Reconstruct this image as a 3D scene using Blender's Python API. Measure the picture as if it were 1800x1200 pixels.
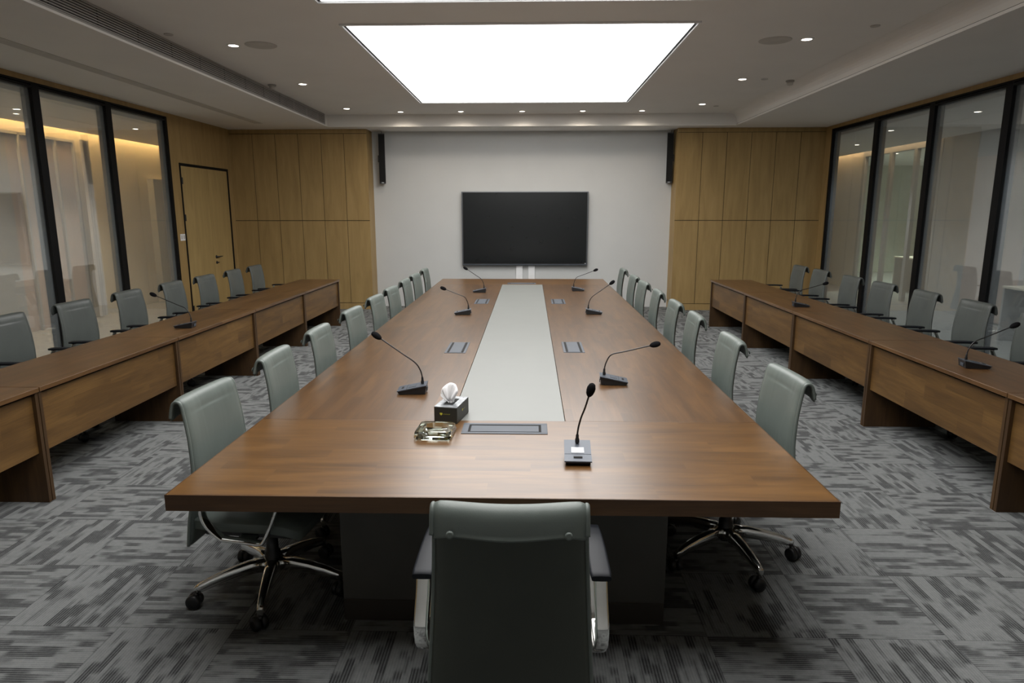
import bpy, bmesh, math, random
from math import sin, cos, pi, radians
from mathutils import Vector, Matrix
random.seed(7)
for o in list(bpy.data.objects): bpy.data.objects.remove(o, do_unlink=True)
S = bpy.context.scene
COL = S.collection

# ------------------------------------------------------------------ camera
F, PITCH, YAW, ROLL, CAMH = 1179.96, .1919, -.0267, .0008, 1.7472
cam_d = bpy.data.cameras.new('camera'); cam = bpy.data.objects.new('camera', cam_d); COL.objects.link(cam)
fw = Vector((sin(YAW)*cos(PITCH), cos(YAW)*cos(PITCH), -sin(PITCH)))
rt = Vector((cos(YAW), -sin(YAW), 0)); up = rt.cross(fw)
rt2 = cos(ROLL)*rt - sin(ROLL)*up; up2 = rt2.cross(fw)
M = Matrix((rt2, up2, -fw)).transposed().to_4x4(); M.translation = (0, 0, CAMH)
cam.matrix_world = M
cam_d.sensor_fit = 'HORIZONTAL'; cam_d.sensor_width = 36; cam_d.lens = F/1800*36
cam_d.clip_start = .02; cam_d.clip_end = 100
S.camera = cam
# ------------------------------------------------------------------ world, exposure, light levels
S.view_settings.view_transform = 'Standard'; S.view_settings.look = 'None'
S.view_settings.gamma = 1; S.view_settings.exposure = 0; S.view_settings.use_curve_mapping = False
W = bpy.data.worlds.new('world'); S.world = W; W.use_nodes = True
W.node_tree.nodes['Background'].inputs[0].default_value = (.6, .7, .8, 1)
W.node_tree.nodes['Background'].inputs[1].default_value = .05
PANEL_E = 5.6        # ceiling light panels
SPOT_W = 7.0         # downlights (watt)
DISC_E = 14.0
COVE_E = 40.0
CORR_W = 210.0

# ------------------------------------------------------------------ node helpers
def srgb(r, g, b):
    f = lambda c: ((c/255+.055)/1.055)**2.4 if c/255 > .04045 else c/255/12.92
    return (f(r), f(g), f(b), 1)
class NT:
    def __init__(s, name):
        s.m = bpy.data.materials.new(name); s.m.use_nodes = True; s.t = s.m.node_tree
        s.b = s.t.nodes['Principled BSDF']; s.out = s.t.nodes['Material Output']
    def n(s, typ, **kw):
        k = s.t.nodes.new(typ)
        for a, v in kw.items(): setattr(k, a, v)
        return k
    def set(s, sock, v):
        if isinstance(v, bpy.types.NodeSocket): s.t.links.new(v, sock)
        else: sock.default_value = v
    def math(s, op, a, b=0.0, c=0.0):
        k = s.n('ShaderNodeMath', operation=op)
        s.set(k.inputs[0], a); s.set(k.inputs[1], b)
        s.set(k.inputs[2], c)
        return k.outputs[0]
    def comb(s, x, y, z):
        k = s.n('ShaderNodeCombineXYZ')
        for i, v in enumerate((x, y, z)): s.set(k.inputs[i], v)
        return k.outputs[0]
    def sep(s, v):
        k = s.n('ShaderNodeSeparateXYZ'); s.set(k.inputs[0], v); return k.outputs
    def noise(s, vec, scale=5.0, detail=2.0, rough=.5, dist=0.0):
        k = s.n('ShaderNodeTexNoise'); s.set(k.inputs['Vector'], vec)
        k.inputs['Scale'].default_value = scale; k.inputs['Detail'].default_value = detail
        k.inputs['Roughness'].default_value = rough; k.inputs['Distortion'].default_value = dist
        return k.outputs[0]
    def ramp(s, fac, stops):
        k = s.n('ShaderNodeValToRGB'); s.set(k.inputs[0], fac)
        e = k.color_ramp.elements
        while len(e) < len(stops): e.new(.5)
        for i, (p, c) in enumerate(stops): e[i].position = p; e[i].color = c
        return k.outputs[0]
    def mix(s, fac, a, b, mode='MIX'):
        k = s.n('ShaderNodeMix', data_type='RGBA', blend_type=mode)
        s.set(k.inputs[0], fac); s.set(k.inputs[6], a); s.set(k.inputs[7], b)
        return k.outputs[2]
    def sstep(s, v, a, b):
        k = s.n('ShaderNodeMapRange', interpolation_type='SMOOTHSTEP')
        s.set(k.inputs[0], v); k.inputs[1].default_value = a; k.inputs[2].default_value = b
        return k.outputs[0]
    def bump(s, h, strength=.3, dist=.01):
        k = s.n('ShaderNodeBump'); k.inputs['Strength'].default_value = strength
        k.inputs['Distance'].default_value = dist; s.set(k.inputs['Height'], h)
        s.t.links.new(k.outputs[0], s.b.inputs['Normal'])
    def objco(s): return s.n('ShaderNodeTexCoord').outputs['Object']
    def pos(s): return s.n('ShaderNodeNewGeometry').outputs['Position']
    def p(s, color=None, rough=None, metal=None, spec=None, coat=None, **kw):
        if color is not None: s.set(s.b.inputs['Base Color'], color)
        if rough is not None: s.set(s.b.inputs['Roughness'], rough)
        if metal is not None: s.b.inputs['Metallic'].default_value = metal
        if spec is not None: s.b.inputs['Specular IOR Level'].default_value = spec
        if coat is not None: s.b.inputs['Coat Weight'].default_value = coat
        return s.m

def plain(name, col, rough=.5, metal=0, spec=.5, var=.06, scale=6.0):
    t = NT(name); n = t.noise(t.objco(), scale, 3)
    d = tuple(c*(1-var) for c in col[:3])+(1,); l = tuple(min(1, c*(1+var)) for c in col[:3])+(1,)
    return t.p(t.ramp(n, [(.3, d), (.7, l)]), rough, metal, spec)
def emit(name, col, strength):
    t = NT(name); e = t.n('ShaderNodeEmission'); e.inputs[0].default_value = col; e.inputs[1].default_value = strength
    t.t.links.new(e.outputs[0], t.out.inputs[0]); return t.m

def wood(name, axis, dark, mid, light, rough=.35, staves=0.0, world=True, coat=0, fine=1.0, sv=.13):
    """axis = grain direction (0,1,2)"""
    t = NT(name)
    v = t.pos() if world else t.objco()
    x = t.sep(v)
    al = x[axis]; o = [i for i in (0, 1, 2) if i != axis]
    a, b = x[o[0]], x[o[1]]
    if staves:
        r = t.math('FLOOR', t.math('DIVIDE', t.math('ADD', a, b), staves))
        seg = t.math('FLOOR', t.math('ADD', t.math('DIVIDE', al, .62), t.math('MULTIPLY', r, .37)))
        wn = t.n('ShaderNodeTexWhiteNoise', noise_dimensions='2D')
        t.set(wn.inputs['Vector'], t.comb(r, seg, 0)); off = wn.outputs[0]
    else: off = 0.0
    s1 = t.math('MULTIPLY', al, 1.3)
    base = t.noise(t.comb(s1, t.math('MULTIPLY_ADD', a, 11.0, t.math('MULTIPLY', off, 9.0) if staves else 0.0), t.math('MULTIPLY', b, 11.0)), 1.0, 5, .6, .5)
    fn = t.noise(t.comb(t.math('MULTIPLY', al, 5.0), t.math('MULTIPLY', a, 160.0), t.math('MULTIPLY', b, 160.0)), 1.0, 3, .6)
    v1 = t.math('MULTIPLY_ADD', fn, .28*fine, t.math('MULTIPLY', base, .85))
    if staves: v1 = t.math('ADD', v1, t.math('MULTIPLY', t.math('SUBTRACT', off, .5), sv))
    c = t.ramp(v1, [(.32, dark), (.54, mid), (.80, light)])
    t.bump(fn, .06, .002)
    t.p(c, rough, 0, .4, coat)
    if coat: t.b.inputs['Coat Roughness'].default_value = .25
    return t.m

def carpet():
    t = NT('carpet_tiles'); x = t.sep(t.pos())
    tx = t.math('DIVIDE', t.math('SUBTRACT', x[0], -.7525), .5); ty = t.math('DIVIDE', t.math('SUBTRACT', x[1], 2.5429), .5)
    i = t.math('FLOOR', tx); j = t.math('FLOOR', ty)
    fx = t.math('SUBTRACT', tx, i); fy = t.math('SUBTRACT', ty, j)
    par = t.math('FLOORED_MODULO', t.math('ADD', i, j), 2.0)       # 1: lines run along y
    inv = t.math('SUBTRACT', 1.0, par)
    def sel(a, b): return t.math('ADD', t.math('MULTIPLY', a, inv), t.math('MULTIPLY', b, par))
    al = sel(fx, fy); ac = sel(fy, fx)
    seed = t.math('ADD', t.math('MULTIPLY', i, 3.71), t.math('MULTIPLY', j, 5.13))
    st = t.math('FLOOR', t.math('MULTIPLY', ac, 15.0))
    st2 = t.math('FLOOR', t.math('MULTIPLY', ac, 30.0))
    n1 = t.noise(t.comb(t.math('MULTIPLY', al, 2.5), t.math('MULTIPLY_ADD', st, 7.31, seed), seed), 1.0, 1.0)
    n2 = t.noise(t.comb(t.math('MULTIPLY', al, 2.6), t.math('MULTIPLY_ADD', st2, 5.7, seed), 4.2), 1.0, 1.0)
    dk = t.sstep(n1, .50, .60)
    dk2 = t.math('MULTIPLY', t.sstep(n2, .52, .64), .55)
    dark = t.math('MAXIMUM', dk, dk2)
    rib = t.math('MULTIPLY_ADD', t.math('SINE', t.math('MULTIPLY', ac, 2*pi*42)), .5, .5)
    rib = t.math('POWER', rib, 2.0)
    fz = t.noise(t.pos(), 420.0, 2.0, .7); fz2 = t.noise(t.pos(), 38.0, 3.0, .6)
    val = t.math('MULTIPLY_ADD', dark, -.33, .83)
    val = t.math('SUBTRACT', val, t.math('MULTIPLY', rib, t.math('MULTIPLY_ADD', dark, .34, .10)))
    val = t.math('ADD', val, t.math('MULTIPLY', t.math('SUBTRACT', fz, .5), .9))
    val = t.math('ADD', val, t.math('MULTIPLY', t.math('SUBTRACT', fz2, .5), .30))
    # tile joints
    e = t.math('MINIMUM', t.math('MINIMUM', fx, t.math('SUBTRACT', 1.0, fx)), t.math('MINIMUM', fy, t.math('SUBTRACT', 1.0, fy)))
    jn = t.sstep(e, 0.0, .008)
    val = t.math('MULTIPLY', val, t.math('MULTIPLY_ADD', jn, .35, .65))
    c = t.ramp(val, [(.02, (.022, .022, .022, 1)), (.35, (.078, .081, .083, 1)), (.95, (.235, .245, .243, 1))])
    t.p(c, .95, 0, .15)
    t.bump(t.math('ADD', fz, t.math('MULTIPLY', rib, -.6)), .35, .004)
    return t.m

def leather(name, a, b):
    t = NT(name); oc = t.objco(); x = t.sep(oc)
    n = t.noise(oc, 3.0, 3); g = t.noise(oc, 260.0, 2)
    wr = t.noise(t.comb(t.math('MULTIPLY', x[0], 7.0), t.math('MULTIPLY', x[1], 4.0), t.math('MULTIPLY', x[2], 1.6)), 1.0, 2, .5, .8)
    t.bump(t.math('ADD', t.math('MULTIPLY', g, .04), t.math('MULTIPLY', wr, .9)), .28, .02)
    return t.p(t.ramp(n, [(.3, a), (.7, b)]), .42, 0, .45)

def thin_glass():
    t = NT('frosted_partition_glass')
    fr = t.n('ShaderNodeFresnel'); fr.inputs[0].default_value = 1.5
    tr = t.n('ShaderNodeBsdfTransparent'); tr.inputs[0].default_value = (.93, .95, .95, 1)
    gl = t.n('ShaderNodeBsdfGlossy'); gl.inputs['Roughness'].default_value = .02; gl.inputs[0].default_value = (1, 1, 1, 1)
    df = t.n('ShaderNodeBsdfDiffuse')
    n = t.noise(t.pos(), 1.2, 2); t.set(df.inputs[0], t.ramp(n, [(.2, (.42, .45, .45, 1)), (.8, (.5, .53, .53, 1))]))
    m1 = t.n('ShaderNodeMixShader'); m1.inputs[0].default_value = .13
    t.t.links.new(tr.outputs[0], m1.inputs[1]); t.t.links.new(df.outputs[0], m1.inputs[2])
    m2 = t.n('ShaderNodeMixShader'); t.t.links.new(t.math('MULTIPLY', fr.outputs[0], .48), m2.inputs[0])
    t.t.links.new(m1.outputs[0], m2.inputs[1]); t.t.links.new(gl.outputs[0], m2.inputs[2])
    t.t.links.new(m2.outputs[0], t.out.inputs[0])
    return t.m

MAT = dict(
    ceil=plain('painted_ceiling', (.84, .82, .79, 1), .9, spec=.1, var=.015, scale=2),
    white=plain('white_wall_paint', (.60, .61, .605, 1), .85, spec=.1, var=.015, scale=2),
    cwhite=plain('corridor_wall_paint', (.62, .58, .50, 1), .85, spec=.1, var=.03, scale=2),
    cgrey=plain('corridor_grey_panel', (.36, .37, .38, 1), .7, spec=.2, var=.05),
    cpink=plain('corridor_pink_panel', (.46, .38, .34, 1), .7, spec=.2, var=.05),
    cfloor=plain('corridor_floor_tile', (.30, .31, .31, 1), .25, var=.05),
    curtain=plain('sheer_curtain', (.42, .42, .43, 1), .9, spec=.1, var=.05, scale=14),
    carpet=carpet(),
    oakz=wood('oak_veneer_wall', 2, srgb(150, 124, 80), srgb(164, 137, 90), srgb(177, 150, 102), .5, fine=.6),
    oakd=wood('oak_veneer_door', 2, srgb(164, 140, 92), srgb(175, 150, 100), srgb(186, 162, 112), .5, fine=.5),
    walx=wood('walnut_grain_across', 0, srgb(64, 42, 19), srgb(88, 60, 28), srgb(112, 79, 40), .34, .12, coat=.32, sv=.06),
    waly=wood('walnut_grain_along', 1, srgb(59, 40, 21), srgb(79, 54, 29), srgb(100, 71, 40), .34, .12, coat=.38, sv=.08),
    walz=wood('walnut_grain_upright', 2, srgb(48, 33, 18), srgb(64, 45, 25), srgb(82, 60, 35), .45),
    wald=wood('walnut_desk_top', 1, srgb(68, 47, 27), srgb(88, 62, 36), srgb(108, 79, 48), .4, .12, coat=.25),
    walp=wood('walnut_modesty_panel', 1, srgb(68, 48, 25), srgb(90, 65, 34), srgb(114, 85, 46), .45, .14),
    wale=wood('walnut_shaded_edge', 0, srgb(54, 36, 21), srgb(72, 50, 30), srgb(90, 64, 40), .45),  # walnut darkened in colour to give the table edge its shade
    grey=plain('grey_leather_inlay', (.165, .172, .162, 1), .4, var=.02, scale=4),
    seam=plain('panel_gasket', (.10, .11, .115, 1), .8, spec=.1),
    plinth=plain('dark_brown_plinth', (.030, .024, .018, 1), .5),
    pedestal=plain('dark_grey_pedestal', (.055, .052, .045, 1), .6, var=.08),
    leather=leather('sage_leather', srgb(90, 98, 94), srgb(104, 112, 107)),
    leather_dim=leather('sage_leather_shaded', srgb(74, 79, 77), srgb(86, 91, 88)),  # chair leather with the dimmer light at the room sides put into its colour
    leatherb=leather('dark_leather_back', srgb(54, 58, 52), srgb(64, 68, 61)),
    blk=plain('black_plastic', (.012, .012, .013, 1), .38, spec=.5),
    pad=plain('armrest_urethane', (.007, .0085, .012, 1), .5, spec=.22),
    frame=plain('black_window_frame', (.004, .0042, .005, 1), .6, spec=.2),
    framein=plain('blue_grey_frame_reveal', (.02, .034, .055, 1), .5),
    chrome=plain('polished_aluminium', (.82, .82, .80, 1), .13, 1.0),
    metal=plain('brushed_grey_metal', (.06, .07, .086, 1), .5, .1, .35),
    micm=plain('grey_metallic_plastic', (.075, .088, .11, 1), .38, .2),
    foam=plain('black_foam', (.008, .008, .009, 1), .95, spec=.1, var=.5, scale=300),
    screen=plain('tv_screen', (.011, .013, .014, 1), .22, spec=.45, var=.02),
    bezel=plain('tv_bezel', (.13, .14, .155, 1), .35, .5),
    label=plain('pale_display', (.55, .57, .60, 1), .25),
    tissue=plain('tissue_paper', (.85, .85, .86, 1), .9, spec=.1),
    box=plain('dark_card', (.028, .027, .022, 1), .45),
    boxtop=plain('silver_card', (.32, .34, .36, 1), .25, .5, var=.3, scale=40),
    yellow=plain('yellow_print', (.62, .58, .05, 1), .5),
    plastic=plain('white_plastic', (.84, .85, .86, 1), .45),
    greyd=plain('grey_ceiling_fitting', (.56, .54, .51, 1), .7),
    slot=plain('dark_gap', (.004, .004, .004, 1), .9),
    vent=plain('vent_aluminium', (.36, .35, .33, 1), .5),
    led=emit('light_diffuser', (1.0, .985, .965, 1), PANEL_E),
    disc=emit('downlight_lens', (1.0, .86, .70, 1), DISC_E),
    cove=emit('warm_cove_strip', (1.0, .60, .22, 1), COVE_E),
    cove_dim=emit('warm_cove_strip_dim', (1.0, .66, .34, 1), COVE_E*.45),
    oakseam=plain('oak_joint', (.085, .06, .028, 1), .7),
    cgreen=plain('office_wall_paint', (.52, .56, .48, 1), .85, spec=.1),
    glass=thin_glass(),
)
def _ash():
    t = NT('cut_glass'); t.p((.86, .95, .86, 1), .02, 0, .5)
    t.b.inputs['Transmission Weight'].default_value = 1; t.b.inputs['IOR'].default_value = 1.5
    return t.m
MAT['ash'] = _ash()

# ------------------------------------------------------------------ mesh helpers
def bm_(): return bmesh.new()
def box(bm, x0, x1, y0, y1, z0, z1, bev=0, seg=2, mat=0):
    t = bmesh.new()
    r = bmesh.ops.create_cube(t, size=1)
    for v in t.verts: v.co = Vector(((v.co.x+.5)*(x1-x0)+x0, (v.co.y+.5)*(y1-y0)+y0, (v.co.z+.5)*(z1-z0)+z0))
    if bev: bmesh.ops.bevel(t, geom=t.edges[:], offset=bev, segments=seg, profile=.6, affect='EDGES')
    merge(bm, t, mat); return bm
def merge(bm, t, mat=0, mtx=None):
    mp = {}
    for v in t.verts: mp[v] = bm.verts.new(mtx @ v.co if mtx else v.co)
    for f in t.faces:
        nf = bm.faces.new([mp[v] for v in f.verts]); nf.material_index = mat; nf.smooth = f.smooth
    t.free()
def tube(bm, pts, rad, seg=10, smooth=True, cap=True, flat=None, ref=None):
    """rad: number or list; flat=(a,b): elliptical/rect half sizes; ref: fixed side vector"""
    pts = [Vector(p) for p in pts]; n = len(pts); rings = []
    side = None
    for i, p in enumerate(pts):
        t = (pts[min(i+1, n-1)] - pts[max(i-1, 0)]).normalized()
        if ref is not None: s = Vector(ref); s = (s - t*s.dot(t)).normalized()
        else:
            if side is None:
                s = t.cross(Vector((0, 0, 1)))
                if s.length < .1: s = t.cross(Vector((0, 1, 0)))
                s.normalize()
            else: s = (side - t*side.dot(t)).normalized()
        side = s; u = s.cross(t).normalized()
        r = rad[i] if isinstance(rad, (list, tuple)) else rad
        ring = []
        for k in range(seg):
            a = 2*pi*k/seg
            if flat:
                ca, sa = cos(a), sin(a); q = .45
                cx = (abs(ca)**q)*(1 if ca >= 0 else -1)*flat[0]; cy = (abs(sa)**q)*(1 if sa >= 0 else -1)*flat[1]
                ring.append(bm.verts.new(p + s*cx*r + u*cy*r))
            else: ring.append(bm.verts.new(p + s*cos(a)*r + u*sin(a)*r))
        rings.append(ring)
    for i in range(n-1):
        for k in range(seg):
            f = bm.faces.new((rings[i][k], rings[i][(k+1) % seg], rings[i+1][(k+1) % seg], rings[i+1][k])); f.smooth = smooth
    if cap:
        bm.faces.new(rings[0][::-1]); bm.faces.new(rings[-1])
    return bm
def lathe(bm, prof, c=(0, 0, 0), seg=24, axis=Vector((0, 0, 1)), smooth=True):
    q = Vector((0, 0, 1)).rotation_difference(Vector(axis)); c = Vector(c); rings = []
    for r, z in prof:
        rings.append([bm.verts.new(c + q @ Vector((r*cos(2*pi*k/seg), r*sin(2*pi*k/seg), z))) for k in range(seg)])
    for i in range(len(rings)-1):
        for k in range(seg):
            f = bm.faces.new((rings[i][k], rings[i][(k+1) % seg], rings[i+1][(k+1) % seg], rings[i+1][k])); f.smooth = smooth
    bm.faces.new(rings[0][::-1]); bm.faces.new(rings[-1])
    return bm
def prism(bm, poly, axis, a, b):
    """poly 2D in the other two axes"""
    def mk(p, h):
        v = [0, 0, 0]; o = [i for i in range(3) if i != axis]; v[o[0]], v[o[1]] = p; v[axis] = h; return bm.verts.new(v)
    A = [mk(p, a) for p in poly]; B = [mk(p, b) for p in poly]; n = len(poly)
    for k in range(n): bm.faces.new((A[k], A[(k+1) % n], B[(k+1) % n], B[k]))
    bm.faces.new(A[::-1]); bm.faces.new(B); return bm
def smooth_curve(pts, k=6):
    P = [Vector(p) for p in pts]; out = []
    for i in range(len(P)-1):
        p0 = P[max(i-1, 0)]; p1 = P[i]; p2 = P[i+1]; p3 = P[min(i+2, len(P)-1)]
        for s in range(k):
            t = s/k
            out.append(.5*((2*p1)+(-p0+p2)*t+(2*p0-5*p1+4*p2-p3)*t*t+(-p0+3*p1-3*p2+p3)*t**3))
    out.append(P[-1]); return out
def obj(name, bm, mats, parent=None, loc=None):
    bmesh.ops.recalc_face_normals(bm, faces=bm.faces[:])
    me = bpy.data.meshes.new(name); bm.to_mesh(me); bm.free()
    for m in (mats if isinstance(mats, (list, tuple)) else [mats]): me.materials.append(MAT[m])
    o = bpy.data.objects.new(name, me); COL.objects.link(o)
    if parent: o.parent = parent
    if loc: o.location = loc
    return o
def tag(o, label, cat, group=None):
    o['label'] = label; o['category'] = cat
    if group: o['group'] = group
    return o
def thing(name, label, cat, loc=(0, 0, 0), rz=0, group=None):
    o = bpy.data.objects.new(name, None); COL.objects.link(o); o.empty_display_size = .1
    o.location = loc; o.rotation_euler = (0, 0, rz); return tag(o, label, cat, group)
def struct(name, bm, m, label=None, parent=None):
    o = obj(name, bm, m, parent)
    if not parent: o['kind'] = 'structure'
    if label: o['label'] = label; o['category'] = name.split('_')[0]
    return o
def sthing(name, label=None):
    o = bpy.data.objects.new(name, None); COL.objects.link(o); o['kind'] = 'structure'
    if label: o['label'] = label
    o['category'] = name.split('_')[0]
    return o
def B(*a, **k): return box(bm_(), *a, **k)
def copy_tree(o, parent=None):
    c = o.copy(); COL.objects.link(c)
    if parent: c.parent = parent
    for ch in list(o.children): copy_tree(ch, c)
    return c

# ------------------------------------------------------------------ room shell
L, R, YB, YT, YF = -5.25, 5.03, 12.02, 12.42, -2.0
XPL, XPR = -2.84, 2.53
ZS, ZC = 3.14, 3.33
RL, RR, RB, RF = -3.42, 3.42, 11.68, .3
struct('floor', B(L, R, YF, 12.5, -.05, 0), 'carpet', 'grey carpet tiles laid in a checkerboard of crossing stripes')
struct('wall_back', B(XPL-.02, XPR+.02, YT, YT+.1, 0, ZS), 'white', 'white far wall behind the television')
def panelled(name, x0, x1, n, label, flip):
    e = sthing(name, label)
    # substrate
    obj('panel_backing', B(x0, x1, YB+.013, YT+.1, 0, ZS), 'oakz', e); obj('joint_lining', B(x0+.001, x1-.001, YB+.0115, YB+.013, .1, 3.08), 'oakseam', e)
    w = (x1-x0)/n; g = .0045
    for k in range(n):
        a = x0+k*w+(g if k else 0); b = x0+(k+1)*w-(g if k < n-1 else 0)
        bm = bm_()
        box(bm, a, b, YB, YB+.0112, .118, 1.576, .001, 1); box(bm, a, b, YB, YB+.0112, 1.588, 3.062, .001, 1)
        obj('oak_panel', bm, 'oakz', e)
    bm = B(x0, x1, YB, YB+.012, 3.07, ZS); box(bm, x0, x1, YB-.004, YB+.012, 0, .108)
    obj('oak_trim', bm, 'oakz', e)
panelled('wall_back_left', L, XPL, 6, 'oak veneer panelling left of the white television wall', 0)
panelled('wall_back_right', XPR, R, 6, 'oak veneer panelling right of the white television wall', 1)
struct('wall_front', B(L-.1, R+.1, YF-.1, YF, 0, ZS+.3), 'white')

# ceiling: main recess + lower soffits
bm = B(RL, RR, RF, RB, ZC, ZC+.05)
struct('ceiling', bm, 'ceil', 'grey-white main ceiling inside the raised recess')
bm = B(L-.05, RL-.03, YF, 12.5, ZS, ZS+.3)
box(bm, RR+.03, R+.05, YF, 12.5, ZS, ZS+.3)
box(bm, RL-.03, RR+.03, RB+.03, 12.5, ZS, ZS+.3)
box(bm, RL-.03, RR+.03, YF, RF-.03, ZS, ZS+.3)
struct('ceiling_soffit', bm, 'ceil', 'lower ceiling soffit running round the room')
# recess faces
bm = bm_()
arc = [(RR-.0, ZS+.004), (RR-.004, ZS+.05)] + [(RR-.004-.17*(1-cos(a)), ZS+.05+(ZC-ZS-.052)*sin(a)) for a in [pi/2*i/8 for i in range(1, 9)]]
poly = [(RR+.03, ZS+.004)] + arc + [(RR-.17, ZC+.04), (RR+.03, ZC+.04)]
prism(bm, poly, 1, RF, RB)
struct('trim_1', bm, 'ceil', 'curved right side face of the ceiling recess')
bm = B(RL-.03, RR+.03, RB, RB+.03, ZS, ZC+.05); box(bm, RL-.03, RR+.03, RF-.03, RF, ZS, ZC+.05)
struct('trim_2', bm, 'ceil', 'far face of the ceiling recess above the television wall')
struct('trim_3', B(RL-.03, RL, RF, RB, ZS, ZC+.05), 'ceil', 'left side face of the ceiling recess holding the air grille')
# thin edge mouldings
bm = bm_()
box(bm, RR-.02, RR+.03, RF, RB, ZS-.006, ZS+.02, .002, 1); struct('trim_4', bm, 'ceil'); struct('trim_12', B(RR-.006, RR+.01, RF, RB, ZS+.0205, ZS+.028), 'slot')
bm = bm_(); box(bm, RL, RR, RB-.012, RB+.03, ZS-.006, ZS+.02, .002, 1); box(bm, RL, RR, RB-.003, RB, ZS+.03, ZS+.036)
struct('trim_5', bm, 'ceil')
bm = bm_(); box(bm, RL-.03, RL+.02, RF, RB, ZS-.006, ZS+.014, .002, 1); box(bm, RL, RL+.012, RF, RB, ZS+.014, ZS+.028, .002, 1)
struct('trim_6', bm, 'ceil')
# shallow access strip in the left soffit
sl = obj('access_strip', B(-4.46, -4.32, 3.6, 11.2, ZS-.004, ZS-.0005), 'greyd'); tag(sl, 'long flush grey access strip set in the left ceiling soffit', 'ceiling strip')

# linear air grille
g = thing('air_grille', 'long slatted air conditioning grille along the left ceiling recess', 'vent', (RL, 7.0, 3.24))
y0, y1 = -3.4, 4.5
obj('backing', B(.0005, .002, y0, y1, -.07, .07), 'slot', g)
bm = B(.002, .016, y0-.03, y1+.03, .07, .085); box(bm, .002, .016, y0-.03, y1+.03, -.085, -.07)
box(bm, .002, .016, y0-.03, y0, -.07, .07); box(bm, .002, .016, y1, y1+.03, -.07, .07)
obj('grille_frame', bm, 'vent', g)
for k in range(7):
    z = -.06+k*.02
    bm = bm_(); prism(bm, [(.004, z-.007), (.014, z-.006), (.014, z+.004), (.004, z+.001)], 1, y0, y1)
    obj('slat', bm, 'vent', g)
for k in range(14):
    yy = y0+.3+k*.56
    obj('divider', B(.003, .011, yy, yy+.012, -.07, .07), 'vent' if k > 10 else 'slot', g)

# luminous ceiling panels
def light_panel(ya, yb, label):
    x0, x1 = -1.655, 1.45; c = (x0+x1)/2
    t = thing('ceiling_light_panel', label, 'ceiling light', (c, (ya+yb)/2, ZC)); hw = (x1-x0)/2; hl = (yb-ya)/2
    bm = bm_()
    for s in (-1, 1):
        box(bm, *sorted((s*hw, s*(hw-.022))), -hl, hl, -.016, 0, .002, 1)
        box(bm, -hw+.022, hw-.022, *sorted((s*hl, s*(hl-.022))), -.016, 0, .002, 1)
    obj('frame', bm, 'plastic', t)
    obj('reveal', B(-hw+.022, hw-.022, -hl+.022, hl-.022, -.003, 0), 'seam', t)
    for k in range(3):
        a = -hl+.035+k*(2*hl-.07)/3; b = a+(2*hl-.07)/3
        obj('diffuser', B(-hw+.052, hw-.052, a+.011, b-.011, -.008, -.003), 'led', t)
light_panel(6.15, 10.42, 'large glowing rectangular ceiling panel over the long table, fully in view')
light_panel(1.25, 5.54, 'glowing ceiling panel whose far edge shows at the top of the frame')

# downlights
def downlight(x, y, z, label, group, power=SPOT_W, r=.062, col=(1, .88, .74), ang=110):
    t = thing('downlight', label, 'downlight', (x, y, z), 0, group)
    bm = bm_(); lathe(bm, [(r*.72, -.001), (r*.75, -.006), (r*1.0, -.006), (r*1.06, 0), (r*.72, 0)], seg=28)
    obj('trim_ring', bm, 'plastic', t)
    bm = bm_(); lathe(bm, [(r*.74, -.005), (r*.74, -.002)], seg=24); obj('lens', bm, 'disc', t)
    ld = bpy.data.lights.new('lamp', 'SPOT'); ld.energy = power; ld.color = col; ld.spot_size = radians(ang); ld.spot_blend = .8; ld.shadow_soft_size = .04
    lo = bpy.data.objects.new('lamp', ld); COL.objects.link(lo); lo.parent = t; lo.location = (0, 0, -.03)
names5 = ['leftmost', 'second from left', 'middle', 'second from right', 'rightmost']
for x, nme in zip((-2.11, -1.13, -.136, .84, 1.79), names5):
    downlight(x, 11.35, ZC, 'small round downlight, %s of the five in the row before the television wall' % nme, 'recessed ceiling downlights', SPOT_W*2.2, .055, ang=158)
for y, nme in zip((6.88, 8.9, 10.98), ('nearest', 'middle', 'farthest')):
    downlight(-2.89, y, ZC, 'small round downlight left of the glowing panel, %s of three' % nme, 'recessed ceiling downlights')
for y, nme in zip((6.8, 8.75, 10.7), ('nearest', 'middle', 'farthest')):
    downlight(2.59, y, ZC, 'small round downlight right of the glowing panel, %s of three' % nme, 'recessed ceiling downlights')

def ceil_disc(name, x, y, r, h, label, cat, m='greyd'):
    bm = bm_(); lathe(bm, [(r, 0), (r, -h*.5), (r*.96, -h)], seg=36)
    return tag(obj(name, bm, m, loc=(x, y, ZC)), label, cat)
ceil_disc('ceiling_speaker', -2.62, 6.88, .15, .006, 'round grey ceiling speaker beside the near left downlight', 'speaker')
ceil_disc('ceiling_speaker', 2.31, 6.84, .15, .006, 'round grey ceiling speaker beside the near right downlight', 'speaker')
for x, y, lb in ((3.00, 6.35, 'flat sprinkler cover on the ceiling right of the near right downlight'), (2.86, 8.75, 'small flat sprinkler cover on the ceiling beside the middle right downlight'),
                 (-3.3, 6.45, 'flat sprinkler cover on the ceiling above the left air grille'), (2.85, 10.9, 'flat sprinkler cover on the ceiling in the far right corner of the recess')):
    ceil_disc('sprinkler_cover', x, y, .04, .008, lb, 'sprinkler cover')
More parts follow.
